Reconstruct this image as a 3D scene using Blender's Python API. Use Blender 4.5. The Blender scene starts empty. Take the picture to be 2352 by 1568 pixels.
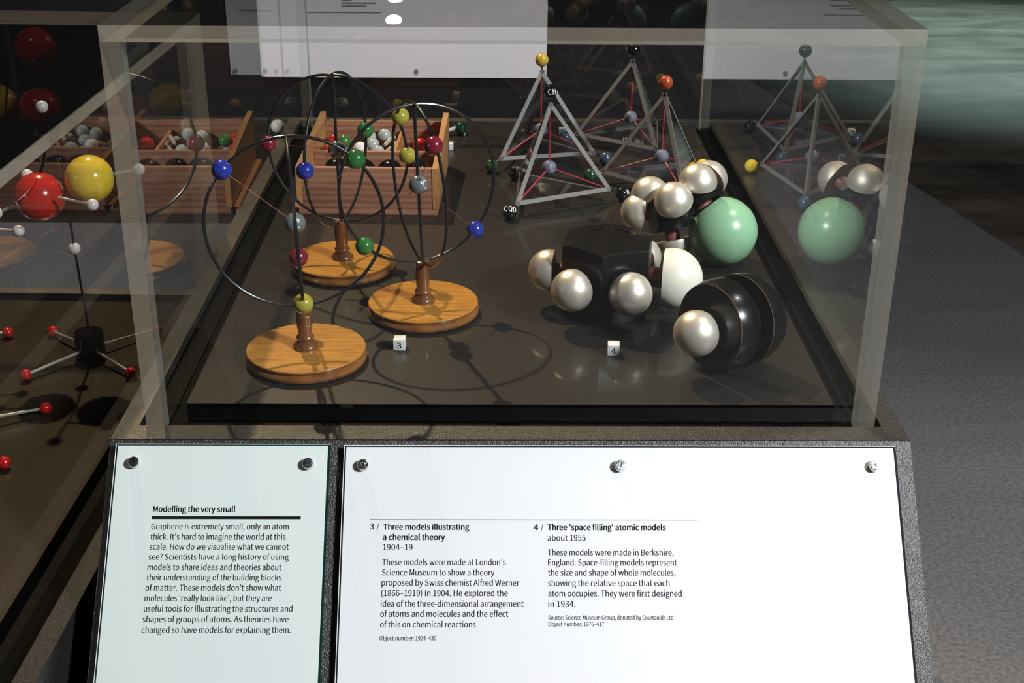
import bpy, bmesh, math, random
from mathutils import Vector, Matrix

random.seed(7)
S = bpy.context.scene
COL = S.collection
PI = math.pi

# ------------------------------------------------------------------ camera
cam_d = bpy.data.cameras.new('camera')
cam = bpy.data.objects.new('camera', cam_d)
COL.objects.link(cam)
R_ = Vector((0.9999, -0.0086, 0.0068)); D_ = Vector((0.0027, -0.4156, -0.9096)); F_ = Vector((0.0107, 0.9095, -0.4155))
cam.matrix_world = Matrix(((R_.x, -D_.x, -F_.x, 0.3129), (R_.y, -D_.y, -F_.y, -1.0339), (R_.z, -D_.z, -F_.z, 0.5527), (0, 0, 0, 1)))
cam_d.sensor_width = 36.0
cam_d.lens = 36.0 * 3011.7 / 2352.0
cam_d.clip_start = 0.02
cam_d.clip_end = 60
cam_d.dof.use_dof = True
cam_d.dof.focus_distance = 1.28
cam_d.dof.aperture_fstop = 45.0
S.camera = cam

# ------------------------------------------------------------------ colour management, world, sampling helpers
S.view_settings.view_transform = 'Standard'
S.view_settings.look = 'None'
S.view_settings.exposure = 0.0
S.view_settings.gamma = 1.0
S.view_settings.use_curve_mapping = False
cy = S.cycles
cy.max_bounces = 14
cy.glossy_bounces = 8
cy.diffuse_bounces = 4
cy.transmission_bounces = 8
cy.transparent_max_bounces = 40
cy.caustics_reflective = False
cy.caustics_refractive = False
cy.sample_clamp_indirect = 4.0
cy.use_denoising = True

world = bpy.data.worlds.new('world')
S.world = world
world.use_nodes = True
world.node_tree.nodes['Background'].inputs[0].default_value = (0.75, 0.85, 1.0, 1)
world.node_tree.nodes['Background'].inputs[1].default_value = 0.012


# ------------------------------------------------------------------ lights of the gallery, plus an added board lamp
def light(name, kind, loc, target, energy, color, **kw):
    d = bpy.data.lights.new(name, kind)
    d.energy = energy
    d.color = color
    for k, v in kw.items():
        setattr(d, k, v)
    o = bpy.data.objects.new(name, d)
    COL.objects.link(o)
    o.location = loc
    o.rotation_euler = (Vector(target) - Vector(loc)).to_track_quat('-Z', 'Y').to_euler()
    return o


light('warm_track_spot', 'SPOT', (-0.45, 1.85, 2.25), (0.10, 0.25, 0.0), 340, (1.0, 0.75, 0.46),
      spot_size=math.radians(52), spot_blend=0.6, shadow_soft_size=0.022)
light('cool_flood', 'AREA', (2.50, -1.62, 1.92), (0.25, 0.12, 0.0), 172, (0.95, 0.975, 1.0), shape='DISK', size=0.38)
light('low_flood', 'AREA', (-1.9, -1.1, 0.75), (0.1, 0.2, 0.05), 3.0, (0.85, 0.92, 1.0), shape='DISK', size=0.35)
light('added_board_spot', 'SPOT', (0.25, 1.75, 2.1), (0.0, 3.05, -0.1), 285, (1.0, 0.92, 0.92),  # added lamp that brightens the board, no fixture known there
      spot_size=math.radians(62), spot_blend=0.5, shadow_soft_size=0.05)
light('aisle_spot', 'SPOT', (1.55, 0.25, 2.25), (1.30, 0.45, -0.9), 150, (1.0, 0.94, 0.88),
      spot_size=math.radians(58), spot_blend=0.7, shadow_soft_size=0.08)
light('teal_spot', 'SPOT', (3.5, 6.9, 2.2), (3.0, 6.1, -0.9), 1050, (0.56, 0.86, 0.81),
      spot_size=math.radians(58), spot_blend=0.9, shadow_soft_size=0.1)
light('left_aisle_spot', 'SPOT', (-0.9, 2.2, 2.2), (-0.75, 2.2, -0.9), 8, (1.0, 0.94, 0.88),
      spot_size=math.radians(60), spot_blend=0.8, shadow_soft_size=0.1)


# ------------------------------------------------------------------ materials
def newmat(name):
    m = bpy.data.materials.new(name)
    m.use_nodes = True
    nt = m.node_tree
    return m, nt, nt.nodes['Principled BSDF'], nt.nodes['Material Output']


def N(nt, t, **kw):
    n = nt.nodes.new(t)
    for k, v in kw.items():
        setattr(n, k, v)
    return n


def plain(name, col, rough=0.4, metal=0.0, coat=0.0, spec=0.5, var=0.12, scale=60.0, bump=0.0, bscale=400.0):
    """painted or plastic surface with faint procedural mottling"""
    m, nt, p, out = newmat(name)
    tc = N(nt, 'ShaderNodeTexCoord')
    no = N(nt, 'ShaderNodeTexNoise')
    no.inputs['Scale'].default_value = scale
    no.inputs['Detail'].default_value = 5
    nt.links.new(tc.outputs['Object'], no.inputs['Vector'])
    mx = N(nt, 'ShaderNodeMix', data_type='RGBA')
    mx.inputs[6].default_value = tuple(c * (1 - var) for c in col) + (1,)
    mx.inputs[7].default_value = tuple(min(1, c * (1 + var)) for c in col) + (1,)
    nt.links.new(no.outputs['Fac'], mx.inputs[0])
    nt.links.new(mx.outputs[2], p.inputs['Base Color'])
    p.inputs['Roughness'].default_value = rough
    p.inputs['Metallic'].default_value = metal
    p.inputs['Coat Weight'].default_value = coat
    p.inputs['Coat Roughness'].default_value = 0.06
    p.inputs['Specular IOR Level'].default_value = spec
    if bump:
        n2 = N(nt, 'ShaderNodeTexNoise')
        n2.inputs['Scale'].default_value = bscale
        n2.inputs['Detail'].default_value = 3
        nt.links.new(tc.outputs['Object'], n2.inputs['Vector'])
        b = N(nt, 'ShaderNodeBump')
        b.inputs['Strength'].default_value = bump
        b.inputs['Distance'].default_value = 0.001
        nt.links.new(n2.outputs['Fac'], b.inputs['Height'])
        nt.links.new(b.outputs['Normal'], p.inputs['Normal'])
    return m


def wood(name, ca, cb, axis=0, scale=40.0, rough=0.35, coat=0.3, stretch=14.0, ring=0.0):
    m, nt, p, out = newmat(name)
    tc = N(nt, 'ShaderNodeTexCoord')
    mp = N(nt, 'ShaderNodeMapping')
    sc = [scale * stretch / 4] * 3
    sc[axis] = scale / 4
    mp.inputs['Scale'].default_value = sc
    nt.links.new(tc.outputs['Object'], mp.inputs['Vector'])
    no = N(nt, 'ShaderNodeTexNoise')
    no.inputs['Scale'].default_value = 1.0
    no.inputs['Detail'].default_value = 6
    no.inputs['Roughness'].default_value = 0.65
    no.inputs['Distortion'].default_value = 0.6
    nt.links.new(mp.outputs['Vector'], no.inputs['Vector'])
    cr = N(nt, 'ShaderNodeValToRGB')
    cr.color_ramp.elements[0].position = 0.32
    cr.color_ramp.elements[0].color = ca + (1,)
    cr.color_ramp.elements[1].position = 0.62
    cr.color_ramp.elements[1].color = cb + (1,)
    src = no.outputs['Fac']
    if ring:
        wv = N(nt, 'ShaderNodeTexWave', wave_type='BANDS', bands_direction='Z')
        wv.inputs['Scale'].default_value = ring
        wv.inputs['Distortion'].default_value = 1.2
        wv.inputs['Detail'].default_value = 2
        wv.inputs['Detail Scale'].default_value = 0.6
        nt.links.new(tc.outputs['Object'], wv.inputs['Vector'])
        ad = N(nt, 'ShaderNodeMix', data_type='FLOAT')
        ad.inputs[0].default_value = 0.18
        nt.links.new(no.outputs['Fac'], ad.inputs[2])
        nt.links.new(wv.outputs['Fac'], ad.inputs[3])
        src = ad.outputs[0]
    nt.links.new(src, cr.inputs['Fac'])
    nt.links.new(cr.outputs['Color'], p.inputs['Base Color'])
    p.inputs['Roughness'].default_value = rough
    p.inputs['Coat Weight'].default_value = coat
    p.inputs['Coat Roughness'].default_value = 0.08
    return m


def clear(name, tint, r0=0.04, dust=0.0, both=False):
    """clear polished sheet: straight-through transmission plus mirror reflection that grows towards grazing"""
    m, nt, p, out = newmat(name)
    nt.nodes.remove(p)
    g = N(nt, 'ShaderNodeNewGeometry')
    dot = N(nt, 'ShaderNodeVectorMath', operation='DOT_PRODUCT')
    nt.links.new(g.outputs['Incoming'], dot.inputs[0])
    nt.links.new(g.outputs['Normal'], dot.inputs[1])
    ab = N(nt, 'ShaderNodeMath', operation='ABSOLUTE')
    nt.links.new(dot.outputs['Value'], ab.inputs[0])
    iv = N(nt, 'ShaderNodeMath', operation='SUBTRACT')
    iv.inputs[0].default_value = 1.0
    nt.links.new(ab.outputs[0], iv.inputs[1])
    pw = N(nt, 'ShaderNodeMath', operation='POWER')
    nt.links.new(iv.outputs[0], pw.inputs[0])
    pw.inputs[1].default_value = 5.0
    ma = N(nt, 'ShaderNodeMath', operation='MULTIPLY_ADD')
    nt.links.new(pw.outputs[0], ma.inputs[0])
    ma.inputs[1].default_value = 1 - r0
    ma.inputs[2].default_value = r0
    if both:
        two = N(nt, 'ShaderNodeMath', operation='MULTIPLY')
        two.inputs[1].default_value = 2.0
        nt.links.new(ma.outputs[0], two.inputs[0])
        one = N(nt, 'ShaderNodeMath', operation='ADD')
        one.inputs[1].default_value = 1.0
        nt.links.new(ma.outputs[0], one.inputs[0])
        ma = N(nt, 'ShaderNodeMath', operation='DIVIDE')
        nt.links.new(two.outputs[0], ma.inputs[0])
        nt.links.new(one.outputs[0], ma.inputs[1])
    tr = N(nt, 'ShaderNodeBsdfTransparent')
    tr.inputs['Color'].default_value = tint + (1,)
    gl = N(nt, 'ShaderNodeBsdfGlossy')
    gl.inputs['Roughness'].default_value = 0.0
    gl.inputs['Color'].default_value = (1, 1, 1, 1)
    mx = N(nt, 'ShaderNodeMixShader')
    nt.links.new(ma.outputs[0], mx.inputs[0])
    nt.links.new(tr.outputs[0], mx.inputs[1])
    nt.links.new(gl.outputs[0], mx.inputs[2])
    fin = mx
    if dust:
        tc = N(nt, 'ShaderNodeTexCoord')
        vo = N(nt, 'ShaderNodeTexVoronoi')
        vo.inputs['Scale'].default_value = 260
        nt.links.new(tc.outputs['Object'], vo.inputs['Vector'])
        th = N(nt, 'ShaderNodeMath', operation='LESS_THAN')
        th.inputs[1].default_value = dust
        nt.links.new(vo.outputs['Distance'], th.inputs[0])
        wn = N(nt, 'ShaderNodeMath', operation='MULTIPLY')
        sp = N(nt, 'ShaderNodeSeparateColor')
        nt.links.new(vo.outputs['Color'], sp.inputs[0])
        gt = N(nt, 'ShaderNodeMath', operation='GREATER_THAN')
        gt.inputs[1].default_value = 0.82
        nt.links.new(sp.outputs[0], gt.inputs[0])
        nt.links.new(th.outputs[0], wn.inputs[0])
        nt.links.new(gt.outputs[0], wn.inputs[1])
        df = N(nt, 'ShaderNodeBsdfDiffuse')
        df.inputs['Color'].default_value = (0.8, 0.8, 0.8, 1)
        m2 = N(nt, 'ShaderNodeMixShader')
        nt.links.new(wn.outputs[0], m2.inputs[0])
        nt.links.new(mx.outputs[0], m2.inputs[1])
        nt.links.new(df.outputs[0], m2.inputs[2])
        fin = m2
    nt.links.new(fin.outputs[0], out.inputs['Surface'])
    return m


def see_through(name, tint):
    m, nt, p, out = newmat(name)
    nt.nodes.remove(p)
    tr = N(nt, 'ShaderNodeBsdfTransparent')
    tr.inputs['Color'].default_value = tint + (1,)
    nt.links.new(tr.outputs[0], out.inputs['Surface'])
    return m


def edge(name, col, clearness=0.45, rough=0.25):
    """sawn and polished acrylic edge: half clear, half light-scattering"""
    m, nt, p, out = newmat(name)
    nt.nodes.remove(p)
    tc = N(nt, 'ShaderNodeTexCoord')
    no = N(nt, 'ShaderNodeTexNoise')
    no.inputs['Scale'].default_value = 22
    no.inputs['Detail'].default_value = 4
    nt.links.new(tc.outputs['Object'], no.inputs['Vector'])
    cr = N(nt, 'ShaderNodeMix', data_type='RGBA')
    cr.inputs[6].default_value = tuple(c * 0.8 for c in col) + (1,)
    cr.inputs[7].default_value = tuple(min(1, c * 1.15) for c in col) + (1,)
    nt.links.new(no.outputs['Fac'], cr.inputs[0])
    df = N(nt, 'ShaderNodeBsdfDiffuse')
    tl = N(nt, 'ShaderNodeBsdfTranslucent')
    nt.links.new(cr.outputs[2], df.inputs['Color'])
    nt.links.new(cr.outputs[2], tl.inputs['Color'])
    a = N(nt, 'ShaderNodeMixShader')
    a.inputs[0].default_value = 0.5
    nt.links.new(df.outputs[0], a.inputs[1])
    nt.links.new(tl.outputs[0], a.inputs[2])
    tr = N(nt, 'ShaderNodeBsdfTransparent')
    tr.inputs['Color'].default_value = (0.74, 0.80, 0.85, 1)
    b = N(nt, 'ShaderNodeMixShader')
    b.inputs[0].default_value = clearness
    nt.links.new(a.outputs[0], b.inputs[1])
    nt.links.new(tr.outputs[0], b.inputs[2])
    gl = N(nt, 'ShaderNodeBsdfGlossy')
    gl.inputs['Roughness'].default_value = rough
    c = N(nt, 'ShaderNodeMixShader')
    c.inputs[0].default_value = 0.10
    nt.links.new(b.outputs[0], c.inputs[1])
    nt.links.new(gl.outputs[0], c.inputs[2])
    nt.links.new(c.outputs[0], out.inputs['Surface'])
    return m


def floor_mat(name, ca, cb, scale, streak, rough):
    m, nt, p, out = newmat(name)
    tc = N(nt, 'ShaderNodeTexCoord')
    no = N(nt, 'ShaderNodeTexNoise')
    no.inputs['Scale'].default_value = scale
    no.inputs['Detail'].default_value = 5
    nt.links.new(tc.outputs['Object'], no.inputs['Vector'])
    cr = N(nt, 'ShaderNodeValToRGB')
    cr.color_ramp.elements[0].position = 0.3
    cr.color_ramp.elements[0].color = ca + (1,)
    cr.color_ramp.elements[1].position = 0.72
    cr.color_ramp.elements[1].color = cb + (1,)
    nt.links.new(no.outputs['Fac'], cr.inputs['Fac'])
    mp = N(nt, 'ShaderNodeMapping')
    mp.inputs['Scale'].default_value = (0.8, 2.6, 1)
    nt.links.new(tc.outputs['Object'], mp.inputs['Vector'])
    n2 = N(nt, 'ShaderNodeTexNoise')
    n2.inputs['Scale'].default_value = 1.7
    n2.inputs['Detail'].default_value = 5
    n2.inputs['Distortion'].default_value = 0.8
    nt.links.new(mp.outputs['Vector'], n2.inputs['Vector'])
    c2 = N(nt, 'ShaderNodeValToRGB')
    c2.color_ramp.elements[0].position = 0.36
    c2.color_ramp.elements[0].color = (streak, streak, streak, 1)
    c2.color_ramp.elements[1].position = 0.66
    c2.color_ramp.elements[1].color = (1, 1, 1, 1)
    nt.links.new(n2.outputs['Fac'], c2.inputs['Fac'])
    mx = N(nt, 'ShaderNodeMix', data_type='RGBA', blend_type='MULTIPLY')
    mx.inputs[0].default_value = 1.0
    nt.links.new(cr.outputs['Color'], mx.inputs[6])
    nt.links.new(c2.outputs['Color'], mx.inputs[7])
    nt.links.new(mx.outputs[2], p.inputs['Base Color'])
    p.inputs['Roughness'].default_value = rough
    return m


def lamp_mat():
    m, nt, p, out = newmat('lamp_glow')
    nt.nodes.remove(p)
    e = N(nt, 'ShaderNodeEmission')
    e.inputs['Color'].default_value = (1.0, 0.9, 0.7, 1)
    e.inputs['Strength'].default_value = 9.0
    nt.links.new(e.outputs[0], out.inputs['Surface'])
    return m


M = {
    'powder': plain('black_powder_coat', (0.014, 0.013, 0.012), rough=0.36, spec=1.0, bump=1.0, bscale=760),
    'gutter_black': plain('black_edge', (0.0018, 0.0018, 0.002), rough=0.5, spec=0.04),
    'matt_black': plain('matt_black_paint', (0.008, 0.008, 0.009), rough=0.7, spec=0.2),
    'deck': plain('dark_satin_deck', (0.017, 0.0145, 0.0125), rough=0.38, spec=0.32, coat=0.24, var=0.25, scale=900),
    'deck_brown': plain('brown_satin_deck', (0.030, 0.023, 0.016), rough=0.27, spec=0.36, var=0.25, scale=900),
    'acrylic': clear('clear_acrylic', (0.97, 0.98, 0.975), dust=0.034, both=True),
    'acrylic_inner': see_through('clear_acrylic_far_face', (0.985, 0.99, 0.988)),
    'acrylic_edge': edge('acrylic_edge', (0.84, 0.79, 0.68), 0.80),
    'glass': clear('clear_sheet', (0.96, 0.965, 0.98), r0=0.05),
    'frame_edge': plain('frosted_sheet_edge', (0.175, 0.16, 0.145), rough=0.5, var=0.25, scale=300),
    'disc_wood': wood('golden_varnished_wood', (0.33, 0.125, 0.016), (0.56, 0.26, 0.038), axis=0, scale=120, rough=0.3, coat=0.5, stretch=9),
    'rim_wood': wood('brown_varnished_rim', (0.15, 0.05, 0.012), (0.30, 0.12, 0.03), axis=2, scale=30, rough=0.25, coat=0.7, stretch=4),
    'dark_wood': wood('brown_varnished_wood', (0.085, 0.026, 0.007), (0.18, 0.066, 0.018), axis=2, scale=90, rough=0.25, coat=0.8, stretch=8),
    'box_wood': wood('box_wood', (0.22, 0.085, 0.045), (0.40, 0.19, 0.11), axis=0, scale=22, rough=0.55, coat=0.05, stretch=14, ring=38),
    'box_edge': wood('box_end_wood', (0.34, 0.145, 0.05), (0.52, 0.26, 0.10), axis=1, scale=22, rough=0.5, coat=0.1, stretch=12),
    'wire': plain('black_lacquered_wire', (0.012, 0.012, 0.014), rough=0.28, coat=0.5, spec=0.6),
    'copper': plain('copper_wire', (0.32, 0.09, 0.06), rough=0.5, metal=0.3),
    'blue': plain('blue_lacquer', (0.022, 0.040, 0.33), rough=0.2, coat=0.7, var=0.2),
    'green': plain('green_lacquer', (0.035, 0.17, 0.04), rough=0.2, coat=0.7, var=0.2),
    'darkgreen': plain('dark_green_lacquer', (0.016, 0.07, 0.025), rough=0.2, coat=0.7, var=0.3),
    'maroon': plain('maroon_lacquer', (0.20, 0.013, 0.032), rough=0.2, coat=0.7, var=0.25),
    'olive': plain('olive_yellow_lacquer', (0.40, 0.35, 0.05), rough=0.22, coat=0.7, var=0.12),
    'grey': plain('grey_lacquer', (0.155, 0.175, 0.18), rough=0.25, coat=0.6),
    'bluegrey': plain('blue_grey_paint', (0.19, 0.21, 0.27), rough=0.5),
    'slate': plain('slate_blue_lacquer', (0.045, 0.07, 0.11), rough=0.22, coat=0.6, var=0.4),
    'black': plain('gloss_black', (0.006, 0.006, 0.007), rough=0.12, coat=0.8),
    'yellow': plain('bright_yellow_lacquer', (0.86, 0.60, 0.045), rough=0.18, coat=0.7, var=0.08),
    'ochre': plain('ochre_lacquer', (0.62, 0.40, 0.05), rough=0.2, coat=0.6, var=0.2),
    'brick': plain('brick_red_lacquer', (0.38, 0.065, 0.022), rough=0.2, coat=0.6),
    'red': plain('bright_red_lacquer', (0.55, 0.012, 0.012), rough=0.18, coat=0.8),
    'redrod': plain('red_painted_rod', (0.50, 0.035, 0.06), rough=0.4),
    'white': plain('white_plastic', (0.80, 0.78, 0.77), rough=0.25, coat=0.4, var=0.03),
    'palegrey': plain('pale_grey_lacquer', (0.42, 0.46, 0.46), rough=0.2, coat=0.6, var=0.08),
    'cream': plain('cream_paint', (0.80, 0.76, 0.66), rough=0.4, var=0.04),
    'mint': plain('mint_green_paint', (0.27, 0.50, 0.30), rough=0.28, coat=0.35, var=0.05),
    'silver': plain('silver_paint', (0.74, 0.68, 0.585), rough=0.40, metal=0.62, var=0.1, scale=700, bump=0.12, bscale=1500),
    'sf_black': plain('worn_black_paint', (0.0065, 0.0058, 0.0056), rough=0.26, spec=0.35, coat=0.2, var=0.4, scale=120),
    'worn': plain('worn_bare_edge', (0.24, 0.14, 0.09), rough=0.4, var=0.8, scale=260),
    'peg': plain('dull_red_peg', (0.22, 0.055, 0.045), rough=0.5, var=0.3, scale=200),
    'chrome': plain('chrome_rod', (0.74, 0.72, 0.67), rough=0.30, metal=0.7),
    'screw': plain('polished_screw', (0.34, 0.36, 0.40), rough=0.16, metal=1.0, bump=0.6, bscale=900),
    'print': plain('white_print', (0.735, 0.74, 0.76), rough=0.5, coat=0.0, spec=0.3, var=0.01),
    'print_green': plain('pale_green_print', (0.66, 0.735, 0.71), rough=0.5, coat=0.0, spec=0.3, var=0.01),
    'glass_edge': plain('dark_green_glass_edge', (0.006, 0.03, 0.02), rough=0.12, coat=0.8),
    'glass_edge_grey': plain('dark_glass_edge', (0.02, 0.018, 0.024), rough=0.12, coat=0.8),
    'glint_paint': plain('white_glint_paint', (0.8, 0.8, 0.78), rough=0.3),
    'ink': plain('black_ink', (0.004, 0.004, 0.005), rough=0.5, spec=0.2),
    'white_ink': plain('white_paint_lettering', (0.80, 0.79, 0.75), rough=0.5),
    'gold_ink': plain('gold_lettering', (0.55, 0.40, 0.16), rough=0.5),
    'cube': plain('white_acrylic_block', (0.80, 0.80, 0.80), rough=0.3, coat=0.2, var=0.02),
    'floor': floor_mat('grey_carpet', (0.092, 0.092, 0.096), (0.19, 0.188, 0.19), 120, 0.86, 0.8),
    'timber': floor_mat('dark_brown_floor', (0.105, 0.085, 0.068), (0.17, 0.145, 0.12), 6, 0.42, 0.5),
    'room': plain('black_gallery_paint', (0.006, 0.0055, 0.0055), rough=0.6, spec=0.25),
    'board_w': plain('board_white', (0.66, 0.63, 0.645), rough=0.5, var=0.02),
    'board_g': plain('board_grey_green', (0.40, 0.43, 0.42), rough=0.5, var=0.02),
    'faint_ink': plain('grey_print', (0.16, 0.14, 0.15), rough=0.6),
    'lamp': lamp_mat(),
    'bone': plain('bone_pegs', (0.38, 0.36, 0.30), rough=0.5, var=0.3),
}
# the mint paint is a shade yellower where the cut face was painted
M['mint_cut'] = plain('yellow_green_paint', (0.33, 0.46, 0.17), rough=0.28, coat=0.35, var=0.05)

# ------------------------------------------------------------------ mesh builder
WP = {}
ZD = 0.0042                       # things stand on the deck


class MB:
    def __init__(self):
        self.v, self.f, self.m = [], [], []

    def add(self, vs, fs, mi=0):
        b = len(self.v)
        self.v += [Vector(p) for p in vs]
        self.f += [tuple(i + b for i in q) for q in fs]
        self.m += [mi] * len(fs)
        return self

    def box(self, a, b, mi=0, T=None):
        x0, y0, z0 = a
        x1, y1, z1 = b
        vs = [Vector(p) for p in ((x0, y0, z0), (x1, y0, z0), (x1, y1, z0), (x0, y1, z0), (x0, y0, z1), (x1, y0, z1), (x1, y1, z1), (x0, y1, z1))]
        if T:
            vs = [T(p) for p in vs]
        mi = [mi] * 6 if isinstance(mi, int) else mi          # bottom, top, front, right, back, left
        for q, k in zip(((0, 3, 2, 1), (4, 5, 6, 7), (0, 1, 5, 4), (1, 2, 6, 5), (2, 3, 7, 6), (3, 0, 4, 7)), mi):
            self.add([vs[i] for i in q], [(0, 1, 2, 3)], k)
        return self

    def bevbox(self, a, b, r, T=None, mi=0):
        bm = bmesh.new()
        bmesh.ops.create_cube(bm, size=1)
        c = [(a[i] + b[i]) / 2 for i in range(3)]
        s = [b[i] - a[i] for i in range(3)]
        for v in bm.verts:
            v.co = Vector([c[i] + v.co[i] * s[i] for i in range(3)])
        bmesh.ops.bevel(bm, geom=bm.edges[:], offset=r, segments=2, affect='EDGES', profile=0.6)
        bm.verts.index_update()
        vs = [T(v.co) if T else v.co.copy() for v in bm.verts]
        self.add(vs, [tuple(v.index for v in f.verts) for f in bm.faces], mi)
        bm.free()
        return self

    def lathe(self, prof, c=(0, 0, 0), axis=(0, 0, 1), n=40, mi=0):
        """prof: list of (radius, height) revolved about axis through c"""
        ax = Vector(axis).normalized()
        u = ax.orthogonal().normalized()
        w = ax.cross(u)
        c = Vector(c)
        vs, rings = [], []
        for r, h in prof:
            if r < 1e-7:
                rings.append([len(vs)])
                vs.append(c + ax * h)
            else:
                rings.append(list(range(len(vs), len(vs) + n)))
                vs += [c + ax * h + (u * math.cos(2 * PI * k / n) + w * math.sin(2 * PI * k / n)) * r for k in range(n)]
        fs = []
        for a, b in zip(rings, rings[1:]):
            for k in range(n):
                k2 = (k + 1) % n
                if len(a) == 1 and len(b) == 1:
                    break
                if len(a) == 1:
                    fs.append((a[0], b[k2], b[k]))
                elif len(b) == 1:
                    fs.append((a[k], a[k2], b[0]))
                else:
                    fs.append((a[k], a[k2], b[k2], b[k]))
        return self.add(vs, fs, mi)

    def sphere(self, c, r, n=36, axis=(0, 0, 1), lo=-1.0, hi=1.0, mi=0):
        """ball, or ball cut flat at heights lo*r and hi*r along axis"""
        a0, a1 = math.asin(max(-1, lo)), math.asin(min(1, hi))
        k = max(6, int(n / 2 * (a1 - a0) / PI))
        prof = []
        if lo > -1:
            prof.append((0, lo * r))
        for i in range(k + 1):
            t = a0 + (a1 - a0) * i / k
            prof.append((max(0, r * math.cos(t)) if abs(math.cos(t)) > 1e-6 else 0, r * math.sin(t)))
        if hi < 1:
            prof.append((0, hi * r))
        return self.lathe(prof, c, axis, n, mi)

    def tube(self, pts, r, n=10, closed=False, mi=0, caps=True):
        pts = [Vector(p) for p in pts]
        m = len(pts)
        tang = []
        for i in range(m):
            a = pts[i - 1] if (i > 0 or closed) else pts[0]
            b = pts[(i + 1) % m] if (i < m - 1 or closed) else pts[-1]
            tang.append((b - a).normalized())
        u = tang[0].orthogonal().normalized()
        vs, fs = [], []
        for i in range(m):
            t = tang[i]
            u = (u - t * u.dot(t)).normalized()
            w = t.cross(u)
            rr = r[i] if isinstance(r, (list, tuple)) else r
            vs += [pts[i] + (u * math.cos(2 * PI * k / n) + w * math.sin(2 * PI * k / n)) * rr for k in range(n)]
        for i in range(m if closed else m - 1):
            j = (i + 1) % m
            for k in range(n):
                k2 = (k + 1) % n
                fs.append((i * n + k, i * n + k2, j * n + k2, j * n + k))
        if caps and not closed:
            fs.append(tuple(range(n))[::-1])
            fs.append(tuple((m - 1) * n + k for k in range(n)))
        return self.add(vs, fs, mi)

    def prism(self, poly, x0, x1, mi=0):
        """polygon in (y, z) extruded along x"""
        n = len(poly)
        vs = [Vector((x0, y, z)) for y, z in poly] + [Vector((x1, y, z)) for y, z in poly]
        fs = [tuple(range(n))[::-1], tuple(range(n, 2 * n))]
        fs += [(i, (i + 1) % n, n + (i + 1) % n, n + i) for i in range(n)]
        return self.add(vs, fs, mi)

    def build(self, name, mats, parent=None, origin=None, label=None, sharp=32):
        me = bpy.data.meshes.new(name)
        if parent is not None:
            po = WP[parent]
            o0 = po
        else:
            o0 = Vector(origin) if origin is not None else Vector((0, 0, 0))
        me.from_pydata([p - o0 for p in self.v], [], self.f)
        mats = mats if isinstance(mats, (list, tuple)) else [mats]
        for k in mats:
            me.materials.append(M[k])
        me.polygons.foreach_set('material_index', self.m)
        bm = bmesh.new()
        bm.from_mesh(me)
        bmesh.ops.remove_doubles(bm, verts=bm.verts, dist=1e-7)
        bmesh.ops.recalc_face_normals(bm, faces=bm.faces)
        bm.to_mesh(me)
        bm.free()
        me.polygons.foreach_set('use_smooth', [True] * len(me.polygons))
        me.set_sharp_from_angle(angle=math.radians(sharp))
        o = bpy.data.objects.new(name, me)
        COL.objects.link(o)
        if parent is not None:
            o.parent = parent
        else:
            o.location = o0
        WP[o] = Vector(o0)
        if label:
            o['label'] = label
        return o


def tag(o, label, cat, group=None):
    o['label'] = label
    o['category'] = cat
    if group:
        o['group'] = group
    return o


def thing(name, label, cat, loc, group=None):
    o = bpy.data.objects.new(name, None)
    COL.objects.link(o)
    o.location = loc
    o.empty_display_size = 0.02
    WP[o] = Vector(loc)
    return tag(o, label, cat, group)


def struct(o):
    o['kind'] = 'structure'
    return o


# ------------------------------------------------------------------ lettering
FONT = None
try:
    import os
    FONT = bpy.data.fonts.load(os.path.join(bpy.utils.system_resource('DATAFILES'), 'fonts', 'Noto Sans CJK Regular.woff2'))
except Exception:
    FONT = None


def glyphs(text, bold=0):
    cu = bpy.data.curves.new('tmp_text', 'FONT')
    cu.body = text
    cu.size = 1.0
    cu.resolution_u = 4
    if FONT:
        cu.font = FONT
    cu.fill_mode = 'FRONT'
    o = bpy.data.objects.new('tmp_text', cu)
    COL.objects.link(o)
    bpy.context.view_layer.update()
    me = bpy.data.meshes.new_from_object(o.evaluated_get(bpy.context.evaluated_depsgraph_get()))
    vs = [v.co.copy() for v in me.vertices]
    fs = [tuple(p.vertices) for p in me.polygons]
    bpy.data.objects.remove(o)
    bpy.data.curves.remove(cu)
    bpy.data.meshes.remove(me)
    return vs, fs


CAP = max(v.y for v in glyphs('H')[0])


def lettering(mb, text, fn, width, cap, bold=0):
    """fill text, fn(u, v) gives the point for u in 0..width, v in 0..cap above the baseline"""
    vs, fs = glyphs(text, bold)
    x0 = min(v.x for v in vs)
    x1 = max(v.x for v in vs)
    sx = width / (x1 - x0) if width else cap / CAP * 0.85
    step = 0.035 * cap
    for k in ((-1, -0.5, 0, 0.5, 1) if bold else (-0.22, 0.22)):
        mb.add([fn((v.x - x0) * sx + k * step, v.y * cap / CAP) for v in vs], fs)


# letters painted on balls: strokes in a unit box, drawn as thin tubes that follow the surface
def arc(cx, cy, rx, ry, a, b, n=9):
    return [(cx + rx * math.cos(math.radians(a + (b - a) * i / n)), cy + ry * math.sin(math.radians(a + (b - a) * i / n))) for i in range(n + 1)]


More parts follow.
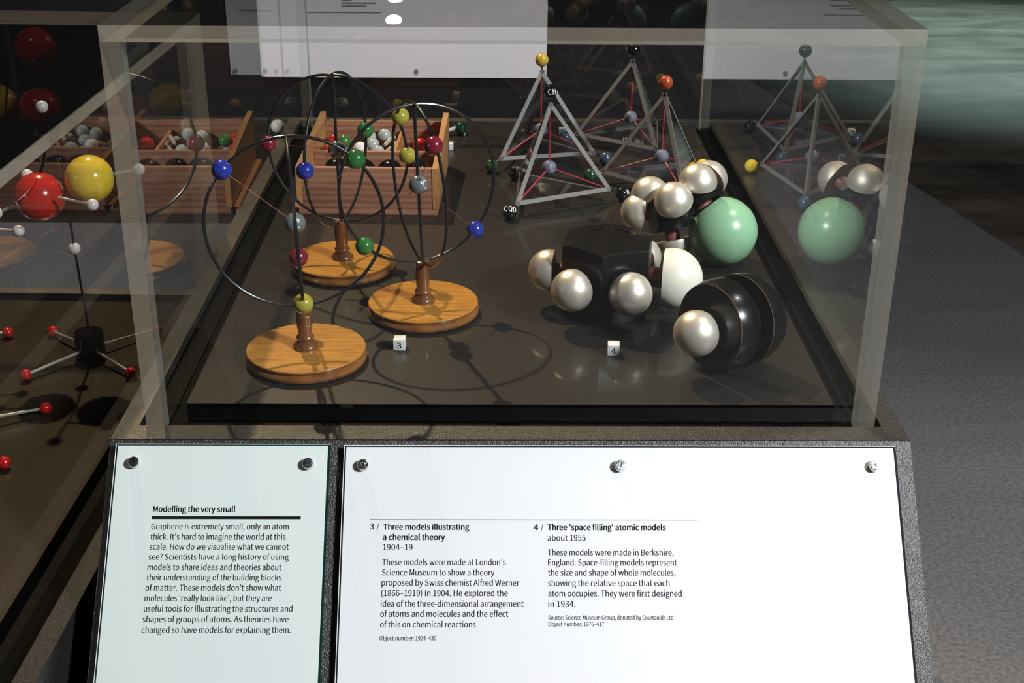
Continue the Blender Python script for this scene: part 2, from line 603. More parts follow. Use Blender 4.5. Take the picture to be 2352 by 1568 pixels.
STROKES = {
    'C': [arc(0.5, 0.5, 0.42, 0.5, 45, 315, 14)],
    'H': [[(0.12, 0), (0.12, 1)], [(0.82, 0), (0.82, 1)], [(0.12, 0.5), (0.82, 0.5)]],
    'O': [arc(0.5, 0.5, 0.4, 0.5, 0, 360, 16)],
    '3': [arc(0.4, 0.3, 0.25, 0.22, 140, -90, 7), arc(0.4, -0.12, 0.28, 0.22, 90, -140, 7)],
    '=': [[(0.0, 0.62), (1.0, 0.62)], [(0.0, 0.25), (1.0, 0.25)]],
    'h': [[(0.1, 0), (0.1, 1)], [(0.1, 0.6), (0.5, 0.65), (0.75, 0.5), (0.75, 0)]],
}


def ball_letters(mb, c, r, face, up, text, size, off=(0, 0), sr=0.0007):
    """face: direction the lettering looks; strokes wrapped on the ball"""
    c = Vector(c)
    nrm = Vector(face).normalized()
    up = Vector(up)
    up = (up - nrm * up.dot(nrm)).normalized()
    rt = up.cross(nrm)
    adv = size * 0.95
    x0 = -adv * (len(text) - 1) / 2 - size * 0.4 + off[0]
    for i, ch in enumerate(text):
        for st in STROKES[ch]:
            dense = []
            for a, b in zip(st, st[1:]):
                for k in range(3):
                    dense.append((a[0] + (b[0] - a[0]) * k / 3, a[1] + (b[1] - a[1]) * k / 3))
            dense.append(st[-1])
            pts = []
            for (x, y) in dense:
                sc = 0.55 if ch == '3' else 0.8
                u = (x0 + i * adv + x * size * sc) / r
                v = (off[1] + (y - 0.5) * size * 1.15) / r
                d = nrm * (math.cos(u) * math.cos(v)) + rt * (math.sin(u) * math.cos(v)) + up * math.sin(v)
                pts.append(c + d * (r + 0.0001))
            mb.tube(pts, sr, 6)


# ------------------------------------------------------------------ room
def slab_xy(poly, z0_, z1_):
    n = len(poly)
    vs = [Vector((x, y, z0_)) for x, y in poly] + [Vector((x, y, z1_)) for x, y in poly]
    return MB().add(vs, [tuple(range(n))[::-1], tuple(range(n, 2 * n))] + [(i, (i + 1) % n, n + (i + 1) % n, n + i) for i in range(n)])


# grey carpet round the cases; brown hard floor beyond the seam on the right
struct(slab_xy([(-9, -6), (3.70, -6), (-0.25, 14), (-9, 14)], -0.98, -0.9).build('floor', 'floor'))
struct(slab_xy([(3.70, -6), (9, -6), (9, 14), (-0.25, 14)], -0.98, -0.9).build('floor', 'timber'))
struct(MB().box((-9, -6, 2.60), (9, 14, 2.66)).build('ceiling', 'room'))
struct(MB().box((-4.5, 3.08, -0.9), (0.97, 3.25, 0.5)).build('wall_back', 'room'))

# solid board standing in for a text panel partly seen as a reflection
bd = thing('mirrored_panel_board', 'pale board standing in for a partly mirrored text panel, grey strip on its left, behind the glass case', 'information board', (-0.03, 3.08, -0.40))
b = MB().box((-0.424, 3.062, -0.408), (0.463, 3.079, -0.08))
b.build('board_sheet', 'board_w', bd)
MB().box((-0.527, 3.064, -0.402), (-0.4245, 3.079, -0.08)).build('reflection_strip', 'board_g', bd, label='grey green strip painting a fainter reflection')  # colour step painted where the doubled reflection of the panel ends
MB().box((-0.366, 3.0605, -0.408), (-0.360, 3.0618, -0.08)).build('seam', 'faint_ink', bd)
for x in (-0.512, -0.385, -0.349, 0.054, 0.452):
    MB().lathe([(0, 0), (0.007, 0), (0.007, 0.004), (0, 0.004)], (x, 3.062, -0.388), (0, -1, 0), 16).build('screw', 'faint_ink', bd)
t = MB()
t.box((-0.30, 3.0605, -0.2075), (-0.05, 3.0618, -0.2055))
t.box((-0.486, 3.0625, -0.2035), (-0.4246, 3.0638, -0.2005))
t.box((-0.4238, 3.0605, -0.2035), (-0.385, 3.0618, -0.2005))
t.build('rule_line', 'faint_ink', bd)
t = MB()
z = -0.186
for w in (0.075, 0.105, 0.03, 0.105, 0.105, 0.10, 0.105, 0.103, 0.10, 0.105, 0.09):
    t.box((-0.17, 3.0605, z - 0.002), (-0.17 + w, 3.0618, z + 0.001))
    z += 0.0088
z = -0.155
for w in (0.045, 0.04, 0.09, 0.085, 0.09, 0.08, 0.09, 0.088):
    t.box((-0.29, 3.0605, z - 0.002), (-0.29 + w, 3.0618, z + 0.001))
    z += 0.0088
t.build('text_lines', 'faint_ink', bd)


# ceiling lamps far down the hall (seen mirrored in the lid)
for i, (x, y) in enumerate(((-0.587, 10.32), (-0.647, 11.35))):
    l = thing('ceiling_lamp', ('nearer', 'farther')[i] + ' round ceiling lamp mirrored in the case lid', 'lamp', (x, y, 2.60), 'lamps mirrored in the lid')
    MB().lathe([(0, 0.26), (0.05, 0.26), (0.075, 0.06), (0.075, 0.0), (0.07, 0.0), (0.068, 0.03), (0, 0.03)], (x, y, 2.335), (0, 0, 1), 28).build('housing', 'room', l)
    MB().lathe([(0.068 * math.cos(a * PI / 20), 0.042 * math.sin(a * PI / 20)) for a in range(-10, 11)], (x, y, 2.315), (0, 0, 1), 32).build('bulb', 'lamp', l)


# ------------------------------------------------------------------ showcase builder
def showcase(T, W, D, H, label, cover, deck):
    """T maps showcase coordinates (x across, y depth, z up; 0 at the front left foot of the acrylic) to the room"""
    root = thing('display_plinth', label, 'plinth', T(Vector((W / 2, D / 2, -0.9))))
    z0 = -0.9 - T(Vector((0, 0, 0))).z                      # floor level in case coordinates
    rim = 0.0237
    fy, by = -0.0297, D + 0.0237
    sl = 0.30
    ye, ze = fy - 0.6759 * sl, -0.737 * sl

    def P(mb):
        mb.v = [T(p) for p in mb.v]
        return mb
    g = MB().prism([(fy, -0.0125), (fy, -0.001), (ye, ze), (ye, z0), (by, z0), (by, -0.0125)], -rim, W + rim)
    P(g).build('plinth', 'powder', root)
    g = MB()
    a, bq = -rim, W + rim
    k = 0.005
    g.box((a, fy, -0.0122), (bq, -k, 0))
    g.box((a, D + k, -0.0122), (bq, by, 0))
    g.box((a, -k, -0.0122), (-k, D + k, 0))
    g.box((W + k, -k, -0.0122), (bq, D + k, 0))
    P(g).build('rim', 'powder', root)
    g = MB().box((-k, -k, -0.0121), (W + k, D + k, -0.0105))
    P(g).build('channel', 'gutter_black', root)
    g = MB().box((0.0297, 0.0297, -0.0104), (W - 0.0297, D - 0.0297, 0.004), (1, 0, 1, 1, 1, 1))
    P(g).build('deck', [deck, 'gutter_black'], root)
    root = thing('acrylic_cover', cover, 'display cover', T(Vector((W / 2, D / 2, -0.0085))))
    w, lt, e = 0.016, 0.0128, 0.0003
    G, E, K = 0, 1, 2
    zb = -0.0085
    mats = ['acrylic', 'acrylic_edge', 'acrylic_inner', 'gutter_black']
    # bottom, top, front, right, back, left
    P(MB().box((0, 0, zb), (w, D, H - lt - e), (3, E, E, G, E, K))).build('side_panel', mats, root)
    P(MB().box((W - w, 0, zb), (W, D, H - lt - e), (3, E, E, K, E, G))).build('side_panel', mats, root)
    P(MB().box((w + e, 0, zb), (W - w - e, w, H - lt - e), (3, E, G, E, K, E))).build('front_panel', mats, root)
    P(MB().box((w + e, D - w, zb), (W - w - e, D, H - lt - e), (3, E, G, E, K, E))).build('back_panel', mats, root)
    P(MB().box((0, 0, H - lt), (W, D, H), (K, G, E, E, E, E))).build('lid', mats, root)
    return root


CW, CD, CH = 0.65, 1.02, 0.35
showcase(lambda p: p, CW, CD, CH, 'black plinth with sloping front carrying the two text panels',
         'large clear acrylic cover over the ring models and pyramids', 'deck')
na = math.radians(-1.72)
NB = Vector((-0.0487, 0.575, -0.119))


def TN(p):
    q = Vector((p[0] - CW, p[1] - CD, 0))
    c, s = math.cos(na), math.sin(na)
    return Vector((NB.x + q.x * c - q.y * s, NB.y + q.x * s + q.y * c, NB.z + p[2]))


showcase(TN, CW, CD, 0.372, 'lower black plinth at left under the red and yellow ball models',
         'lower clear acrylic cover at left over the red and yellow ball models', 'deck_brown')

# ------------------------------------------------------------------ text panels on the sloping front
SD = Vector((0, -0.6759, -0.7370))
SN = Vector((0, -0.7370, 0.6759))


def slope(u, v, off):
    return Vector((u, -0.0297, 0)) + SD * v + SN * off


def slab(u0, u1, v0, v1, o0, o1, mi=0):
    return lambda mb: mb.add([slope(u, v, o) for o in (o0, o1) for u, v in ((u0, v0), (u1, v0), (u1, v1), (u0, v1))],
                             [(0, 1, 2, 3), (7, 6, 5, 4), (0, 4, 5, 1), (1, 5, 6, 2), (2, 6, 7, 3), (3, 7, 4, 0)], mi)


def text_panel(label, u0, u1, v0, v1, face, rim):
    root = thing('text_panel', label, 'text panel', slope((u0 + u1) / 2, v1, 0.0))
    m = MB()
    slab(u0, u1, v0, v1, 0.0003, 0.0060)(m)
    m.build('glass_plate', rim, root)
    m = MB()
    slab(u0 + 0.0022, u1 - 0.0022, v0 + 0.0018, v1 - 0.002, 0.00595, 0.0063)(m)
    m.build('printed_face', face, root)
    m = MB()  # white strips paint the highlight along two glass edges
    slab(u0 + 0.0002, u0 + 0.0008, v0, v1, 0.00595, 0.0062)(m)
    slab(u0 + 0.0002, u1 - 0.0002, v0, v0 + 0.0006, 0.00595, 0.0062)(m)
    m.build('edge_glint', 'glint_paint', root)
    return root


def screw(root, u, v):
    m = MB().lathe([(0, 0), (0.0050, 0), (0.0050, 0.0045), (0.0046, 0.0052), (0, 0.0052)], slope(u, v, 0.0062), SN, 28)
    s = m.build('screw', 'chrome', root)
    m = MB().lathe([(0, 0.0053), (0.0044, 0.0053), (0.0044, 0.0056), (0.0036, 0.0057), (0.0012, 0.0057), (0.0011, 0.0053), (0, 0.0053)], slope(u, v, 0.0062), SN, 24)
    m.build('screw_head', 'screw', s)


def print_lines(root, name, lines, which):
    m = MB()
    for t, u, v, w, k in lines:
        if k == which:
            lettering(m, t, (lambda uu, vv, u=u, v=v: slope(u + uu, v - vv, 0.00645)), w, (0.0050, 0.0050, 0.0035)[k], bold=1 if k == 1 else 0)
    m.build(name, 'ink', root)


A = [
    ('Modelling the very small', 0.0203, 0.0652, 0.0695, 1),
    ('Graphene is extremely small, only an atom', 0.0199, 0.0801, 0.1161, 0),
    ("thick. It's hard to imagine the world at this", 0.0200, 0.0887, 0.1138, 0),
    ('scale. How do we visualise what we cannot', 0.0199, 0.0972, 0.1171, 0),
    ('see? Scientists have a long history of using', 0.0198, 0.1057, 0.1175, 0),
    ('models to share ideas and theories about', 0.0197, 0.1143, 0.1120, 0),
    ('their understanding of the building blocks', 0.0197, 0.1229, 0.1124, 0),
    ("of matter. These models don't show what", 0.0195, 0.1314, 0.1128, 0),
    ("molecules 'really look like', but they are", 0.0194, 0.1400, 0.1055, 0),
    ('useful tools for illustrating the structures and', 0.0195, 0.1487, 0.1231, 0),
    ('shapes of groups of atoms. As theories have', 0.0193, 0.1572, 0.1205, 0),
    ('changed so have models for explaining them.', 0.0192, 0.1660, 0.1229, 0),
]
B = [
    ('3', 0.2048, 0.0799, 0.0033, 1), ('/', 0.2106, 0.0799, 0.0018, 0),
    ('Three models illustrating', 0.2162, 0.0802, 0.0726, 1),
    ('a chemical theory', 0.2161, 0.0888, 0.0522, 1),
    ('1904\u201319', 0.2163, 0.0974, 0.0249, 0),
    ("These models were made at London's", 0.2161, 0.1100, 0.1038, 0),
    ('Science Museum to show a theory', 0.2161, 0.1185, 0.0943, 0),
    ('proposed by Swiss chemist Alfred Werner', 0.2161, 0.1271, 0.1152, 0),
    ('(1866\u20131919) in 1904. He explored the', 0.2161, 0.1358, 0.1055, 0),
    ('idea of the three-dimensional arrangement', 0.2159, 0.1444, 0.1190, 0),
    ('of atoms and molecules and the effect', 0.2158, 0.1528, 0.1063, 0),
    ('of this on chemical reactions.', 0.2158, 0.1614, 0.0807, 0),
    ('Object number: 1924\u2013430', 0.2157, 0.1718, 0.0468, 2),
    ('4', 0.3438, 0.0805, 0.0037, 1), ('/', 0.3496, 0.0805, 0.0022, 0),
    ("Three 'space filling' atomic models", 0.3556, 0.0804, 0.1001, 1),
    ('about 1955', 0.3555, 0.0893, 0.0320, 0),
    ('These models were made in Berkshire,', 0.3554, 0.1017, 0.1062, 0),
    ('England. Space-filling models represent', 0.3556, 0.1102, 0.1086, 0),
    ('the size and shape of whole molecules,', 0.3555, 0.1186, 0.1071, 0),
    ('showing the relative space that each', 0.3554, 0.1273, 0.1019, 0),
    ('atom occupies. They were first designed', 0.3555, 0.1360, 0.1116, 0),
    ('in 1934.', 0.3554, 0.1446, 0.0226, 0),
    ('Source: Science Museum Group, donated by Courtaulds Ltd', 0.3553, 0.1550, 0.1040, 2),
    ('Object number: 1976\u2013417', 0.3553, 0.1604, 0.0463, 2),
]
pa = text_panel('narrow pale green text panel headed Modelling the very small', -0.0168, 0.1684, 0.0058, 0.262, 'print_green', 'glass_edge')
for u, v in ((0.0012, 0.0228), (0.1503, 0.0237)):
    screw(pa, u, v)
print_lines(pa, 'heading', A, 1)
print_lines(pa, 'body_text', A, 0)
m = MB()
slab(0.0196, 0.1458, 0.0688, 0.0713, 0.0062, 0.00645)(m)
m.build('rule_bar', 'ink', pa)
pb = text_panel('wide white text panel describing exhibits three and four', 0.1799, 0.6582, 0.0067, 0.262, 'print', 'glass_edge_grey')
for u, v in ((0.1975, 0.0248), (0.4183, 0.0251), (0.6379, 0.0248)):
    screw(pb, u, v)
for col in (B[:13], B[13:]):
    print_lines(pb, 'heading', col, 1)
    print_lines(pb, 'body_text', col, 0)
    print_lines(pb, 'small_text', col, 2)
m = MB()
slab(0.2045, 0.4831, 0.0713, 0.0718, 0.0062, 0.00645)(m)
m.build('rule_line', 'ink', pb)

# ------------------------------------------------------------------ three ring models


def rad_(a):
    return math.radians(a)


def ring_model(label, x, y, lean, az, balls, carbon_face, numeral=None):
    """two wire hoops and an axis rod on a turned wooden stand; balls: (hoop azimuth, elevation, colour, label)"""
    root = thing('ring_model', label, 'chemistry model', (x, y, ZD), 'ring models on turned wooden stands')
    b = (x, y, ZD)
    MB().lathe([(0, 0), (0.0555, 0), (0.0585, 0.0018), (0.0592, 0.0045), (0.0582, 0.0072), (0.0560, 0.0083), (0.0562, 0.0092),
                (0.0575, 0.0105), (0.0577, 0.0121), (0, 0.0121)], b, n=96).build('moulded_rim', 'rim_wood', root)
    MB().lathe([(0, 0.01215), (0.0577, 0.01215), (0.0570, 0.0130), (0, 0.0130)], b, n=96).build('base_disc', 'disc_wood', root)
    MB().lathe([(0, 0.0128), (0.0125, 0.0128), (0.0127, 0.0145), (0.0118, 0.0168), (0.0088, 0.0192), (0.0074, 0.0206), (0.0083, 0.0220), (0.0088, 0.0236), (0.0083, 0.0254),
                (0.0069, 0.0268), (0.0068, 0.0285), (0.0076, 0.0360), (0.0079, 0.0430), (0.0076, 0.0500), (0.0068, 0.0545), (0.0066, 0.0555), (0.0073, 0.0562), (0.0073, 0.0575), (0.006, 0.0582), (0, 0.0582)],
               b, n=36).build('column', 'dark_wood', root)
    foot = Vector((x, y, 0.0615))
    Lm = Matrix.Rotation(lean, 3, Vector((0, 1, 0)))

    def T(p):
        return foot + Lm @ Vector(p)
    R = 0.0828
    c = Vector((0, 0, R))

    def on(a, el, r=R):
        return c + Vector((math.cos(rad_(a)) * math.cos(rad_(el)), math.sin(rad_(a)) * math.cos(rad_(el)), math.sin(rad_(el)))) * r
    for h in (0, 90):
        MB().tube([T(on(az + h, 360 * k / 72, R if h == 0 else R + 0.0006)) for k in range(72)], 0.00165, 10, closed=True).build('hoop', 'wire', root)
    MB().tube([T((0, 0, 0)), T((0, 0, 2 * R))], 0.0017, 10).build('axis_rod', 'wire', root)
    cc = T(c)
    cb = MB().sphere(cc, 0.0100, 36).build('ball', 'grey', root, label='grey centre ball')
    if carbon_face:
        m = MB()
        ball_letters(m, cc, 0.0100, carbon_face, (0, 0, 1), 'C', 0.0072, sr=0.00055)
        m.build('letter', 'white_ink', cb)
    for a, el, colr, lab in balls:
        p = T(on(a, el))
        MB().sphere(p, 0.0094, 36).build('ball', colr, root, label=lab)
        d = (p - cc).normalized()
        q0, q1 = cc + d * 0.0098, p - d * 0.009
        m = MB().tube([q0, q1], 0.00024, 6)
        L = (q1 - q0).length
        u = d.orthogonal().normalized()
        w = d.cross(u)
        s0, sl, nn = (0.002, 0.014, 9) if numeral is None else (0.001, 0.004, 3)
        m.tube([q0 + d * (s0 + sl * k / (nn * 8)) + (u * math.cos(2 * PI * k / 8) + w * math.sin(2 * PI * k / 8)) * (0.0016 if numeral is None else 0.0008) for k in range(nn * 8)], 0.00022, 5)
        m.build('wire_spring', 'copper', root)
    return root


r1 = ring_model('ring model nearest the front, yellow ball just above its stand', 0.1264, 0.1242, rad_(-2.0), 10,
                [(10, 43, 'green', 'green ball'), (190, 43, 'blue', 'blue ball'), (-80, -43, 'olive', 'yellow ball'), (100, -43, 'maroon', 'maroon ball')],
                (0.45, -0.85, 0.25), 'III')
r2 = ring_model('middle ring model beside the cube marked 3, blue ball low at right', 0.2339, 0.2419, rad_(-1.6), 22,
                [(108, 42, 'olive', 'yellow ball'), (-70, 43, 'maroon', 'maroon ball'), (22, -44, 'blue', 'blue ball'), (202, -43, 'green', 'green ball')],
                (0.75, -0.62, 0.2), 'II')
r0 = ring_model('rear ring model in front of the wooden box, balls at mid height', 0.1356, 0.3667, rad_(-0.4), -17,
                [(163, 0, 'maroon', 'maroon ball'), (-17, 0, 'olive', 'yellow ball'), (-107, 0, 'blue', 'blue ball'), (73, 0, 'green', 'green ball')],
                None, None)


# marks on the stands
def band_text(root, text, cx, cy, z, r, a0, size, colr, wid):
    m = MB()
    lettering(m, text, lambda u, v: Vector((cx + (r + 0.0001) * math.cos(a0 + u / r), cy + (r + 0.0001) * math.sin(a0 + u / r), z + v)), wid, size)
    m.build('inventory_mark', colr, root)


m = MB()
for k in range(3):
    a = rad_(-67 + k * 9.5)
    px, py = 0.1264 + 0.00805 * math.cos(a), 0.1242 + 0.00805 * math.sin(a)
    m.tube([(px, py, ZD + 0.0375), (px, py, ZD + 0.0475)], 0.00025, 5)
for zz in (0.0375, 0.0475):
    m.tube([(0.1264 + 0.00805 * math.cos(rad_(q)), 0.1242 + 0.00805 * math.sin(rad_(q)), ZD + zz) for q in range(-76, -38, 4)], 0.00025, 5)
m.build('numeral', 'gold_ink', r1)
band_text(r2, '1924\u2013430', 0.2339, 0.2419, ZD + 0.0086, 0.0576, rad_(-150), 0.0032, 'gold_ink', 0.021)
band_text(r1, '1924\u2013430', 0.1264, 0.1242, ZD + 0.0086, 0.0576, rad_(-174), 0.0032, 'gold_ink', 0.017)


# ------------------------------------------------------------------ exhibit number blocks
def cube_block(x, y, s, rot, digit, label, group=None, facing=-1):
    root = thing('number_block', label, 'number block', (x, y, ZD), 'white number blocks')
    c, sn = math.cos(rot), math.sin(rot)

    def T(p):
        return Vector((x + p[0] * c - p[1] * sn, y + p[0] * sn + p[1] * c, ZD + p[2]))
    MB().bevbox((-s / 2, -s / 2, 0), (s / 2, s / 2, s), 0.0006, T).build('block', 'cube', root)
    if digit:
        m = MB()
        cap = s * 0.50
        w = s * 0.36
        lettering(m, digit, lambda u, v: T((facing * -1 * (u - w / 2), facing * (s / 2 + 0.0001), s * 0.22 + v)), w, cap, bold=1)
        m.build('digit', 'ink', root)
    return root


cube_block(0.2154, 0.1500, 0.0117, rad_(-3), '3', 'white cube marked 3 beside the middle ring model')
cube_block(0.4268, 0.1384, 0.0117, rad_(-4), '4', 'white cube marked 4 in front of the black hexagonal model')
cube_block(0.2409, 0.8497, 0.0105, rad_(2), '1', 'blank-faced white cube right of the wooden box', facing=1)
cube_block(0.4111, 0.9349, 0.0105, rad_(-2), '2', 'blank-faced white cube behind the left pyramids', facing=1)

# ------------------------------------------------------------------ wooden box of atoms
BA = rad_(-1.6)
BO = Vector((0.0575, 0.5570, ZD))


def TB(p):
    c, s = math.cos(BA), math.sin(BA)
    return Vector((BO.x + p[0] * c - p[1] * s, BO.y + p[0] * s + p[1] * c, BO.z + p[2]))


BW, BDp = 0.1795, 0.215
bx_ = thing('wooden_box', 'open wooden box of loose coloured balls behind the ring models', 'box', TB((BW / 2, BDp / 2, 0)))
MB().bevbox((0.0075, 0.0, 0.0085), (BW - 0.0075, 0.007, 0.0615), 0.0005, TB).build('front_board', 'box_wood', bx_)
MB().bevbox((0.0015, -0.0005, 0.0), (BW - 0.0015, BDp, 0.0083), 0.0006, TB).build('bottom_board', 'box_wood', bx_)
MB().bevbox((0.0075, BDp - 0.007, 0.0085), (BW - 0.0075, BDp, 0.0655), 0.0005, TB).build('back_board', 'box_wood', bx_)
for xx in (0.0, BW - 0.0072):
    g = MB()
    prof = [(-0.0012, 0.0085), (BDp + 0.0015, 0.0085), (BDp + 0.0015, 0.0765), (0.02, 0.0632), (-0.0012, 0.0618)]
    vs = [TB((xx, y, z)) for y, z in prof] + [TB((xx + 0.0072, y, z)) for y, z in prof]
    n = len(prof)
    g.add(vs, [tuple(range(n))[::-1], tuple(range(n, 2 * n))] + [(i, (i + 1) % n, n + (i + 1) % n, n + i) for i in range(n)])
    g.build('end_board', 'box_edge', bx_)
MB().bevbox((0.0075, 0.100, 0.0085), (BW - 0.0075, 0.1055, 0.0535), 0.0005, TB).build('divider', 'box_wood', bx_)
MB().bevbox((0.1120, 0.1057, 0.0085), (0.1160, BDp - 0.0072, 0.0530), 0.0004, TB).build('partition', 'box_edge', bx_)
MB().bevbox((-0.0075, 0.004, 0.0), (-0.0003, BDp, 0.0075), 0.0005, TB).build('batten', 'box_edge', bx_)
MB().box((0.0035, -0.0016, 0.050), (0.0075, -0.0013, 0.0555), 0, TB).build('nail_hole', 'matt_black', bx_)


def ball(name, label, cat, c, r, colr, group):
    return tag(MB().sphere(c, r, 32).build(name, colr, None, origin=c), label, cat, group)


zin = ZD + 0.0085
front = [((0.1034, 0.604, zin + 0.0300), 0.0195, 'leftmost large black ball in the front tray of the box'),
         ((0.1370, 0.610, zin + 0.0285), 0.0180, 'second large black ball from left in the front tray'),
         ((0.1720, 0.606, zin + 0.0290), 0.0182, 'third large black ball from left in the front tray'),
         ((0.2085, 0.609, zin + 0.0310), 0.0180, 'rightmost large black ball in the front tray of the box')]
for c, r, lab in front:
    ball('black_ball', lab, 'ball', (c[0], c[1], zin + r + 0.012), r, 'black', 'large black balls in the box')
# hidden under layer that carries the upper balls
rr = 0.0092
zl = zin + rr
UP = 0.009
tray = [
    ((0.0835, 0.747, zl + 0.0150), rr, 'red', 'red ball at the left end of the rear tray'),
    ((0.0795, 0.710, zl + 0.012), rr, 'red', 'red ball low in the left front corner of the rear tray'),
    ((0.0985, 0.742, zl + 0.0160), rr, 'green', 'dark green ball in the rear tray beside the red one'),
    ((0.1240, 0.708, zl + 0.0150), rr * 1.05, 'white', 'white ball in the rear tray beside the grey ones'),
    ((0.1330, 0.753, zl + 0.0185), rr, 'palegrey', 'pale grey ball against the back board, left one'),
    ((0.1530, 0.757, zl + 0.0205), rr, 'palegrey', 'pale grey ball against the back board, by the partition'),
    ((0.1395, 0.726, zl + 0.0160), rr, 'palegrey', 'pale grey ball in the middle of the rear tray'),
    ((0.1490, 0.696, zl + 0.0140), rr, 'palegrey', 'pale grey ball at the front of the rear tray'),
    ((0.1285, 0.683, zl + 0.0120), rr * 0.9, 'white', 'white ball touching the divider in the rear tray'),
    ((0.2050, 0.728, zl + 0.0135), rr * 1.2, 'red', 'red ball in the small right compartment'),
]
for c, r, colr, lab in tray:
    c = (c[0], c[1], c[2] + UP)
    ball('small_ball', lab, 'ball', c, r, colr, 'small balls in the rear tray')
for k, (x, y) in enumerate(((0.079, 0.753), (0.083, 0.728), (0.0835, 0.690), (0.101, 0.757), (0.1035, 0.720), (0.1045, 0.690), (0.1225, 0.755), (0.124, 0.728), (0.126, 0.700), (0.144, 0.748), (0.1440, 0.715), (0.1460, 0.680), (0.160, 0.760), (0.2055, 0.722), (0.1940, 0.745))):
    ball('small_ball', 'pale grey ball buried at the bottom of the rear tray', 'ball', (x, y, zl + 0.002), rr, 'palegrey', 'buried balls in the rear tray')
pegs = [((0.158, 0.700, 0.044), (0.170, 0.722, 0.050)), ((0.162, 0.690, 0.040), (0.176, 0.706, 0.041)), ((0.1665, 0.725, 0.043), (0.1745, 0.700, 0.041)),
        ((0.154, 0.684, 0.038), (0.1715, 0.690, 0.038)), ((0.158, 0.731, 0.042), (0.170, 0.742, 0.041))]
for i, (a, q) in enumerate(pegs):
    a, q = Vector(a) + Vector((0, 0, UP)), Vector(q) + Vector((0, 0, UP))
    mid = (a + q) / 2 + Vector((0, 0, 0.0015))
    o = MB().tube([a, a * 0.5 + mid * 0.5, mid, q * 0.5 + mid * 0.5, q], [0.0022, 0.0028, 0.0028, 0.0028, 0.0022], 10).build('connector_peg', 'bone', None, origin=a)
    tag(o, ('pale peg leaning on the grey ball by the partition', 'bent pale peg lying against the partition', 'pale peg crossing the others near the partition', 'pale peg lying by the divider in the rear tray', 'pale peg under the grey ball at the back board')[i], 'peg', 'connector pegs in the box')
ball('cream_ball', 'cream ball standing behind the wooden box', 'ball', (0.0575, 0.9350, ZD + 0.0108), 0.0108, 'cream', 'balls behind the box')
ball('black_ball', 'small black ball behind the wooden box', 'ball', (0.1075, 0.9350, ZD + 0.0095), 0.0095, 'black', 'balls behind the box')
ball('yellow_ball', 'yellow ball behind the wooden box', 'ball', (0.1480, 0.9330, ZD + 0.0092), 0.0092, 'yellow', 'balls behind the box')
gs = thing('atom_with_stem', 'dark green ball on a bent white stem right of the wooden box', 'model part', (0.2547, 0.933, ZD))
MB().sphere((0.2547, 0.933, ZD + 0.0095), 0.0095, 32).build('ball', 'darkgreen', gs)
MB().tube([(0.2250, 0.926, ZD + 0.0080), (0.2340, 0.927, ZD + 0.0072), (0.2420, 0.929, ZD + 0.0085), (0.2475, 0.931, ZD + 0.0110)], 0.0028, 10).build('stem', 'white', gs)
MB().lathe([(0, 0), (0.002, 0), (0.002, 0.004), (0, 0.004)], (0.2605, 0.9255, ZD + 0.0003), (0, 0, 1), 12).build('peg', 'palegrey', gs)

# ------------------------------------------------------------------ glass pyramids
PL = 0.145
ZV = 0.018


